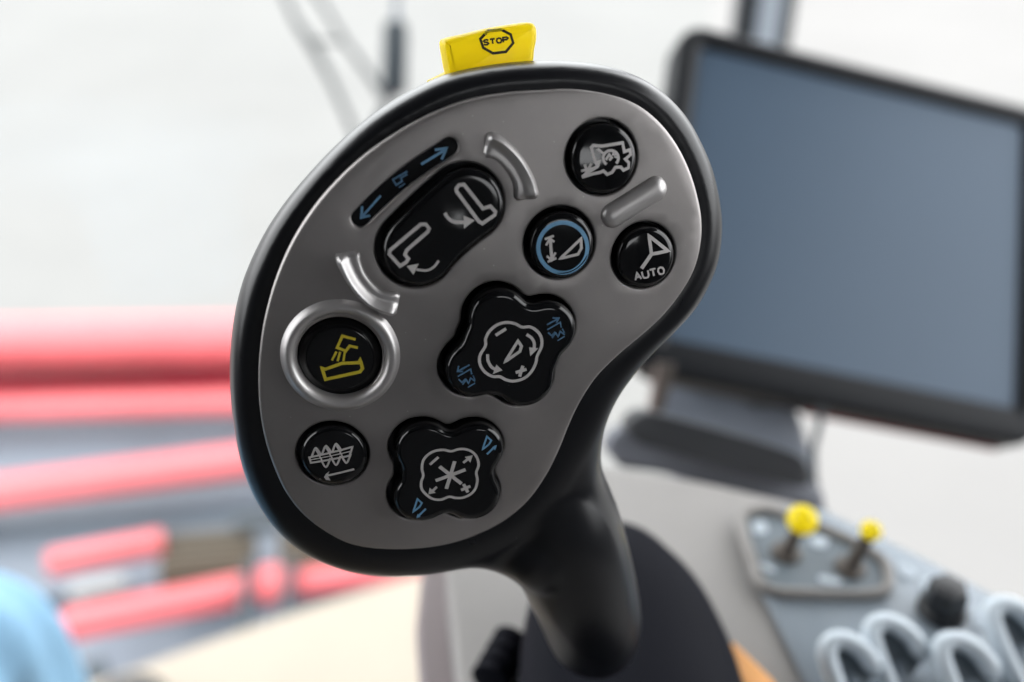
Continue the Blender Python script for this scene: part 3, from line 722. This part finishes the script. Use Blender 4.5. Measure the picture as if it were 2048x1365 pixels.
# rotary knob: hexagonal grip on a round skirt
k0 = atz(1882, 1224, PZ); kb = MB()
kb.lathe(k0, (0, 0, 1), [(.0098, .0004), (.0096, .003), (.0085, .0042)], 32)
knob = kb.build('rotary_knob', 'knob', con, angle=45); knob['label'] = 'black faceted rotary knob'
hx = []
for r, z in ((.0082, .0040), (.0080, .013), (.0072, .0150), (.004, .0156)):
    hx.append([k0 + Vector((r * math.cos(math.radians(60 * k + 18)), r * math.sin(math.radians(60 * k + 18)), z)) for k in range(6)])
MB().rings(hx).build('grip_cap', 'knob', knob, angle=20)
# pale finger paddles: U shaped rims standing up from the panel, hollow in front
def paddle(cx, cy, wpx, hpx, lean, lab):
    z = PZ; c = atz(cx, cy, z + .010); s = .40 / F
    w, h = wpx * s, hpx * s
    p = [(-.85, -2.1), (-.95, -1.2), (-1, -.2), (-.92, .45), (-.6, .9), (0, 1.08), (.55, .9), (.9, .5), (1.0, .05), (1.05, -.3)]
    l = catmull([Vector((a, b)) for a, b in p], 40, closed=False)
    xd = Vector((1, -.10, -.10)).normalized(); yd = Vector((lean, .80, .60)).normalized()
    pts = [c + xd * (q.x * w / 2) + yd * (q.y * h / 2) for q in l]
    nn = xd.cross(yd).normalized()
    r = [(.0036, .0046)] * len(pts); r[0] = (.002, .002); r[-1] = (.0012, .0015); r[-2] = (.0022, .0028); r[-3] = (.0028, .0036)
    o = MB().tube(pts, r, n=14, flat=nn).build('finger_paddle', 'pull', con, angle=70); o['label'] = lab
    v = [q - nn * .003 for q in pts]
    MB().rings([[q - nn * .0032 for q in pts], [q - nn * .0040 for q in pts]]).build('dish', 'panel_dark', o, angle=40)
    ftp = c + yd * (-h * .95); MB().tube([Vector((c.x, c.y - .012, PZ + .0006)), c + yd * (-h * .25) - nn * .005], [.004, .003], n=12).build('stem', 'panel', o, angle=60)
paddle(1702, 1330, 84, 84, -.22, 'pale finger paddle beside the orange pad')
paddle(1795, 1300, 90, 96, -.25, 'pale finger paddle below the rotary knob')
paddle(1935, 1338, 90, 96, -.25, 'pale finger paddle in the middle of the row')
paddle(2036, 1268, 90, 104, -.25, 'pale finger paddle by the outer edge of the panel')
# orange pad on the near side and a ribbed roller left of the lever base
op = [atz(1462, 1290, BASE_Z), atz(1545, 1370, BASE_Z), atz(1600, 1470, BASE_Z), atz(1440, 1470, BASE_Z)]
oq = ccw([Vector(p[:2]) for p in op]); oq = even(oq + [oq[0]], 48, True)
MB().rings(poly_rings(oq, ((0, BASE_Z + .0005), (0, BASE_Z + .0025), (-.001, BASE_Z + .0035)))).build('orange_pad', 'orange', con, angle=50)
rp = atz(1003, 1322, BASE_Z + .008); ru = MB()
prof = []
for k in range(7): prof += [(.0066 if k % 2 else .0078, -.010 + k * .003), (.0066 if k % 2 else .0078, -.010 + k * .003 + .0025)]
ru.lathe(rp, (.45, 1, .0), [(.004, -.011)] + prof + [(.004, .0113)], 28).build('ribbed_roller', 'boot', con, angle=30)['label'] = 'small ribbed black roller beside the lever base'

# ------------------------------------------------------------------ display terminal
tm_c = CAM + Vector((.2257, .5851, -.303))
X = Vector((.973, .001, -.232)).normalized(); Yd = Vector((-.154, -.743, -.652)); Yd = (Yd - X * Yd.dot(X)).normalized(); Zb = X.cross(Yd)   # right, down, away
if Zb.dot(FWD) < 0: Zb = -Zb
SW, SH = .235, .200
def tp(x, y, z): return tm_c + X * x + Yd * y + Zb * z
term = empty('display_terminal', tp(0, .12, .03), 'large black display terminal with blank blue grey screen beyond the joystick', 'monitor')
def rrect(w, h, r, cx=0, cy=0, n=6):
    o = []
    for sx, sy, a0 in ((1, 1, 0), (-1, 1, 90), (-1, -1, 180), (1, -1, 270)):
        for k in range(n + 1):
            a = math.radians(a0 + 90 * k / n); o.append((cx + sx * (w / 2 - r) + r * math.cos(a), cy + sy * (h / 2 - r) + r * math.sin(a)))
    return o
def trings(spec): return [[tp(x, y, z) for x, y in rrect(w, h, r, cx, cy)] for w, h, r, cx, cy, z in spec]
W2, H2 = SW + .036, SH + .042; CY = .005; CX = -.0
MB().rings(trings([(SW + .002, SH + .002, .004, CX, 0, .0005), (SW + .006, SH + .006, .005, CX, 0, -.003), (W2 - .008, H2 - .008, .014, CX, CY, -.005), (W2 - .002, H2 - .002, .017, CX, CY, -.003), (W2, H2, .018, CX, CY, .001), (W2, H2, .018, CX, CY, .020), (W2 - .012, H2 - .012, .018, CX, CY, .030), (W2 - .06, H2 - .06, .02, CX, CY, .040)]), cap0=False).build('housing', 'bezel', term, angle=50)
MB().rings(trings([(SW + .003, SH + .003, .004, CX, 0, .002), (SW + .003, SH + .003, .004, CX, 0, .0004)])).build('screen', 'screen', term, angle=30)
MB().bar(tp(-.02, H2 / 2 + CY + .0022, .012), tp(.115, H2 / 2 + CY + .0015, .012), .004, .0018, up=Yd).build('red_edge_strip', 'dark_red', term)

# mount: blue grey bracket, dark swivel and padded hand rest
mnt = empty('terminal_bracket', at(1440, 1000, .50), 'blue grey bracket with charcoal padded hand rest under the display terminal', 'bracket')
def px_prism(pts, d0, d1, n=70, smoothc=True, shift=Vector((0, 0, 0))):
    """solid of given depth range whose front outline is taken from photograph pixels at depth d0"""
    P = [Vector((x, y, 0)) for x, y in pts]
    P = catmull(P, n) if smoothc else even(P + [P[0]], n, True)
    k = sum((Vector((p.x, p.y)) for p in P), Vector((0, 0))) / n
    fr = [at(p.x, p.y, d0) for p in P]; bk = [q + FWD * (d1 - d0) for q in fr]
    c0 = sum(fr, Vector()) / n; c1 = sum(bk, Vector()) / n
    inn = [c0 + (q - c0) * .965 - FWD * ((d1 - d0) * .08) for q in fr]
    b2 = [c1 + (q - c1) * .94 for q in bk]
    return MB().rings([inn, fr, bk, b2])
px_prism([(1262, 838), (1290, 824), (1330, 832), (1450, 864), (1570, 900), (1606, 918), (1620, 948), (1616, 968), (1590, 972), (1460, 938), (1330, 902), (1280, 888), (1256, 866)], .505, .535, n=90).build('hand_rest', 'pad', mnt, angle=60)['label'] = 'charcoal padded hand rest'
px_prism([(1214, 886), (1240, 858), (1262, 860), (1300, 880), (1460, 925), (1590, 950), (1622, 966), (1644, 984), (1648, 1014), (1630, 1030), (1570, 1006), (1450, 974), (1330, 944), (1230, 920)], .520, .545, n=90).build('rest_rail', 'rail', mnt, angle=60)
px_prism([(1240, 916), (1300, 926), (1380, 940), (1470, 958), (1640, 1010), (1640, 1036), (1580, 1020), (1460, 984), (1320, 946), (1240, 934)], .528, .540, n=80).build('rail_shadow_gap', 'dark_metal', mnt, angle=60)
px_prism([(1330, 735), (1400, 740), (1500, 790), (1590, 810), (1604, 850), (1618, 900), (1640, 980), (1600, 980), (1560, 910), (1440, 878), (1312, 846), (1318, 790)], .665, .680, smoothc=False).build('bracket_plate', 'bracket', mnt, angle=50)
px_prism([(1318, 725), (1352, 728), (1330, 815), (1318, 830), (1302, 826)], .585, .60, smoothc=False).build('bracket_arm', 'lever', mnt, angle=50)
px_prism([(1380, 715), (1480, 745), (1600, 780), (1580, 808), (1540, 816), (1490, 806), (1440, 772), (1390, 752)], .640, .675, n=60).build('swivel', 'dark_metal', mnt, angle=60)
# cable hanging down behind the rest
MB().tube([at(1646, 815, .60), at(1636, 860, .60), at(1626, 900, .595), at(1628, 960, .59), at(1640, 1010, .585)], .0022, n=10).build('cable', 'dark_metal', mnt)
# post down from the bracket into the console
MB().bar(at(1450, 930, .55), Vector((at(1450, 930, .55).x - .01, at(1450, 930, .55).y - .02, FLOOR_Z + .002)), .05, .035, up=(0, 1, 0)).build('support_post', 'bracket', mnt)
MB().tube([tp(-.02, .06, .036), at(1470, 790, .67)], [.02, .018], n=20).build('arm_joint', 'dark_metal', mnt)

# ------------------------------------------------------------------ cab pillar, windscreen, wiper
ptop = at(1530, -40, 1.22)
def vpost(px, w, depth, yoff, m, name, parent):
    p = at(px, 0, 1.22 + yoff)
    return MB().bar((p.x, p.y, FLOOR_Z - .3), (p.x, p.y, 3.775), w, depth, up=(0, 1, 0)).build(name, m, parent)
pil = empty('cab_pillar', (at(1530, 0, 1.22).x, at(1530, 0, 1.22).y, FLOOR_Z - .3), 'upright grey cab pillar with pale seal behind the display terminal', 'pillar')
vpost(1530, .070, .05, .02, 'pillar_dark', 'post', pil); vpost(1543, .026, .012, -.02, 'pillar_light', 'seal', pil)

ws = []
for k in range(17):
    x = -.86 + 1.10 * k / 16; y = 1.28 - .22 * ((x + .2) / .8) ** 2
    ws.append((x, y))
v = []; f = []
for x, y in ws: v += [(x, y - .10, FLOOR_Z - .15), (x, y + .12, 3.77)]
for k in range(16): f.append((2 * k, 2 * k + 2, 2 * k + 3, 2 * k + 1))
glass = mesh_obj('windscreen', v, f, 'glass', angle=80, recalc=False)
tag(glass, 'clear curved windscreen between the cab and the red machine', 'windscreen')

PD = 1.16
tp0 = at(794, -60, PD)
hp = empty('hanging_post', at(788, 185, PD), 'dark blue grey slim post hanging from the cab roof inside the windscreen', 'post')
MB().tube([Vector((tp0.x, tp0.y, 3.779)), tp0, at(793, 40, PD), at(792, 52, PD)], .0050, n=12).build('rod', 'bracket', hp)
MB().bar(at(792, 46, PD), at(788, 190, PD), .028, .022, up=FWD, bev=.3).build('housing', 'dark_metal', hp)
WD = 1.55
wip = empty('windscreen_wiper', at(776, 200, WD), 'thin grey windscreen wiper with two jointed arms outside the glass', 'wiper')
MB().tube([at(788, 178, WD), at(776, 200, WD), at(740, 150, WD), at(690, 82, WD), at(640, 0, WD), at(600, -60, WD)], [.012, .010, .006, .005, .005, .005], n=10).build('arm', 'wiper', wip)
MB().tube([at(778, 205, WD), at(760, 240, WD), at(720, 330, WD)], .008, n=10).build('lower_arm', 'wiper', wip)
MB().tube([at(560, -30, WD + .02), at(590, 40, WD + .02), at(625, 90, WD + .02), at(665, 165, WD + .02), at(700, 245, WD + .02), at(740, 340, WD + .02)], [.005, .006, .0085, .006, .006, .006], n=10).build('blade', 'wiper', wip)
MB().tube([at(625, 84, WD + .01), at(690, 82, WD)], .003, n=8).build('link', 'wiper', wip)

# ------------------------------------------------------------------ driver's legs in light blue jeans
def legs():
    knee = at(20, 1275, .82); knee = Vector((knee.x - .055, knee.y, knee.z))
    me = bpy.data.meshes.new('legs')
    hipz = knee.z - .02; kx = knee.x; P = []; E = []; R = []
    def add(p, r, par=None):
        P.append(Vector(p)); R.append(r); i = len(P) - 1
        if par is not None: E.append((par, i))
        return i
    pel = add((kx - .12, knee.y - .62, hipz - .02), .14)
    add((kx - .12, knee.y - .72, hipz + .10), .14, pel)
    for s in (1, -1):
        ox = kx if s > 0 else kx - .26
        h = add((ox - .02 * s - .01, knee.y - .52, hipz - .02), .105, pel)
        m_ = add((ox - .01 * s, knee.y - .24, hipz + .005), .095, h)
        m2 = add((ox, knee.y - .09, hipz + .015), .082, m_)
        k = add((ox, knee.y, knee.z), .074, m2)
        k2 = add((ox, knee.y + .035, knee.z - .06), .072, k)
        c = add((ox + .005, knee.y + .03, knee.z - .22), .066, k2)
        add((ox + .01, knee.y + .06, FLOOR_Z + .115), .055, c)
    me.from_pydata(P, E, []); o = bpy.data.objects.new('legs_source', me); COL.objects.link(o)
    sk = o.modifiers.new('skin', 'SKIN')
    for i, r in enumerate(R): me.skin_vertices[0].data[i].radius = (r, r)
    me.skin_vertices[0].data[0].use_root = True
    sd = o.modifiers.new('sub', 'SUBSURF'); sd.levels = 3; sd.render_levels = 3
    out = bpy.data.meshes.new_from_object(o.evaluated_get(bpy.context.evaluated_depsgraph_get()))
    bpy.data.objects.remove(o)
    # soft cloth folds near the knee
    for vtx in out.vertices:
        c = vtx.co; d = math.exp(-((c.y - knee.y + .05) / .16) ** 2)
        vtx.co += vtx.normal * (.0045 * math.sin(c.y * 95 + c.x * 60 + 2.5 * math.sin(c.x * 23)) * (0.35 + d))
    root = empty('person', (kx, knee.y + .06, FLOOR_Z), 'seated person in light blue jeans, knee beside the joystick console', 'person')
    out.transform(Matrix.Translation(-root.location)); out.shade_smooth(); out.materials.clear(); out.materials.append(M['denim'])
    b = bpy.data.objects.new('jeans', out); COL.objects.link(b); b.parent = root
    for ox in (kx + .01, kx - .25):
        y0 = knee.y + .02; rr = []
        for t, w, z1 in ((0, .034, .075), (.03, .040, .10), (.09, .042, .105), (.15, .045, .085), (.22, .048, .055), (.27, .036, .04), (.285, .015, .025)):
            rr.append([Vector((ox + w * math.cos(a), y0 - .06 + t, FLOOR_Z + .002 + z1 * (0.5 + .5 * math.sin(a)))) for a in [2 * math.pi * k / 20 for k in range(20)]])
        MB().rings(rr).build('shoe', 'shoe', root, angle=60)
legs()

# ------------------------------------------------------------------ red machine header outside, below the cab
HZ = 1.05
hd = empty('harvester_header', atz(300, 900, 0.0), 'red painted harvester header with grey sheets seen through the windscreen', 'harvester header')
def rod(a, b, za, zb, w, h, name, m, bev=.18):
    return MB().bar(atz(*a, za), atz(*b, zb), w, h, bev=bev).build(name, m, hd)
def dpx(x, y, z): return (atz(x, y, z) - CAM).dot(FWD)
def wide(px, z, y): return px * dpx(300, y, z) / F
# top frame beam: rounded red tube, sheet coloured dark for the beam's shade, lower lip
rod((-500, 692), (1000, 670), HZ + .12, HZ + .12, .19, .14, 'frame_beam', 'red', bev=.4)
rod((-500, 765), (1000, 732), HZ - .02, HZ - .02, .26, .03, 'beam_shade_sheet', 'dark_red', bev=.1)
rod((-500, 832), (1000, 790), HZ + .02, HZ + .02, .085, .07, 'lip_beam', 'red', bev=.35)
rod((-500, 1052), (1000, 852), HZ, HZ, 0.118, .08, 'cross_beam', 'red', bev=.4)
rod((96, 1128), (326, 1084), HZ, HZ, .062, .06, 'short_beam', 'red', bev=.15)
rod((128, 1252), (494, 1178), HZ, HZ, .072, .07, 'guard_tube', 'red', bev=.2)
rod((508, 1172), (574, 1166), HZ + .01, HZ + .01, .105, .09, 'guard_tube', 'red', bev=.4)
rod((588, 1168), (880, 1122), HZ, HZ, .058, .06, 'guard_tube', 'red', bev=.2)
for x, y in ((500, 1190), (581, 1184)):
    p = atz(x, y, HZ); MB().bar(p + Vector((0, .06, .06)), p + Vector((0, -.11, -.02)), .024, .06).build('clamp', 'dark_metal', hd)
# grey sheets lying between the beams
def sheet(pts, z, name, m, th=.02):
    l = [atz(x, y, z) for x, y in pts]
    return MB().rings([[(p.x, p.y, z - th) for p in l], [(p.x, p.y, z) for p in l]]).build(name, m, hd, smooth=False)
sheet([(-500, 860), (1000, 812), (1000, 960), (-500, 1090)], HZ - .10, 'upper_sheet', 'sheet')
sheet([(-300, 1030), (1000, 900), (1000, 1120), (-200, 1210)], HZ - .16, 'middle_sheet', 'sheet')
sheet([(60, 1190), (1000, 1110), (1000, 1300), (100, 1460)], HZ - .22, 'lower_sheet', 'sheet')
for a, b, c, d in (((322, 1068), (508, 1052), (498, 1142), (318, 1156)), ((560, 1062), (760, 1040), (750, 1122), (556, 1140))):
    l = [atz(*p, HZ - .02) for p in (a, b, c, d)]
    cvr = MB().rings([[q + Vector((0, 0, -.08)) for q in l], l]).build('mesh_cover', 'brown', hd, smooth=False)
    for k in range(6):
        t = (k + .5) / 6; MB().bar(l[0].lerp(l[3], t) + Vector((0, 0, .004)), l[1].lerp(l[2], t) + Vector((0, 0, .004)), .012, .012).build('slat', 'brown', cvr)
rod((470, 1052), (560, 1044), HZ, HZ, .04, .05, 'hinge_bar', 'dark_metal')
rod((138, 1186), (252, 1166), HZ, HZ, .055, .05, 'lamp_bar', 'white_paint', bev=.4)
rod((190, 1320), (200, 1375), HZ - .02, HZ - .06, .05, .06, 'hose_clip', 'dark_metal')
# end plates and feet that carry it on the floor
for px in (-420, 960):
    a = atz(px, 690, HZ); b = atz(px, 1000, HZ)
    MB().bar((a.x, a.y, HZ), (a.x, a.y, .003), .12, .12).build('stand_leg', 'sheet', hd)
    MB().bar((b.x, b.y, HZ - .05), (b.x, b.y, .003), .10, .10).build('stand_leg', 'sheet', hd)
print('objects', len(bpy.data.objects), 'tris', sum(len(o.data.polygons) for o in bpy.data.objects if o.type == 'MESH'))
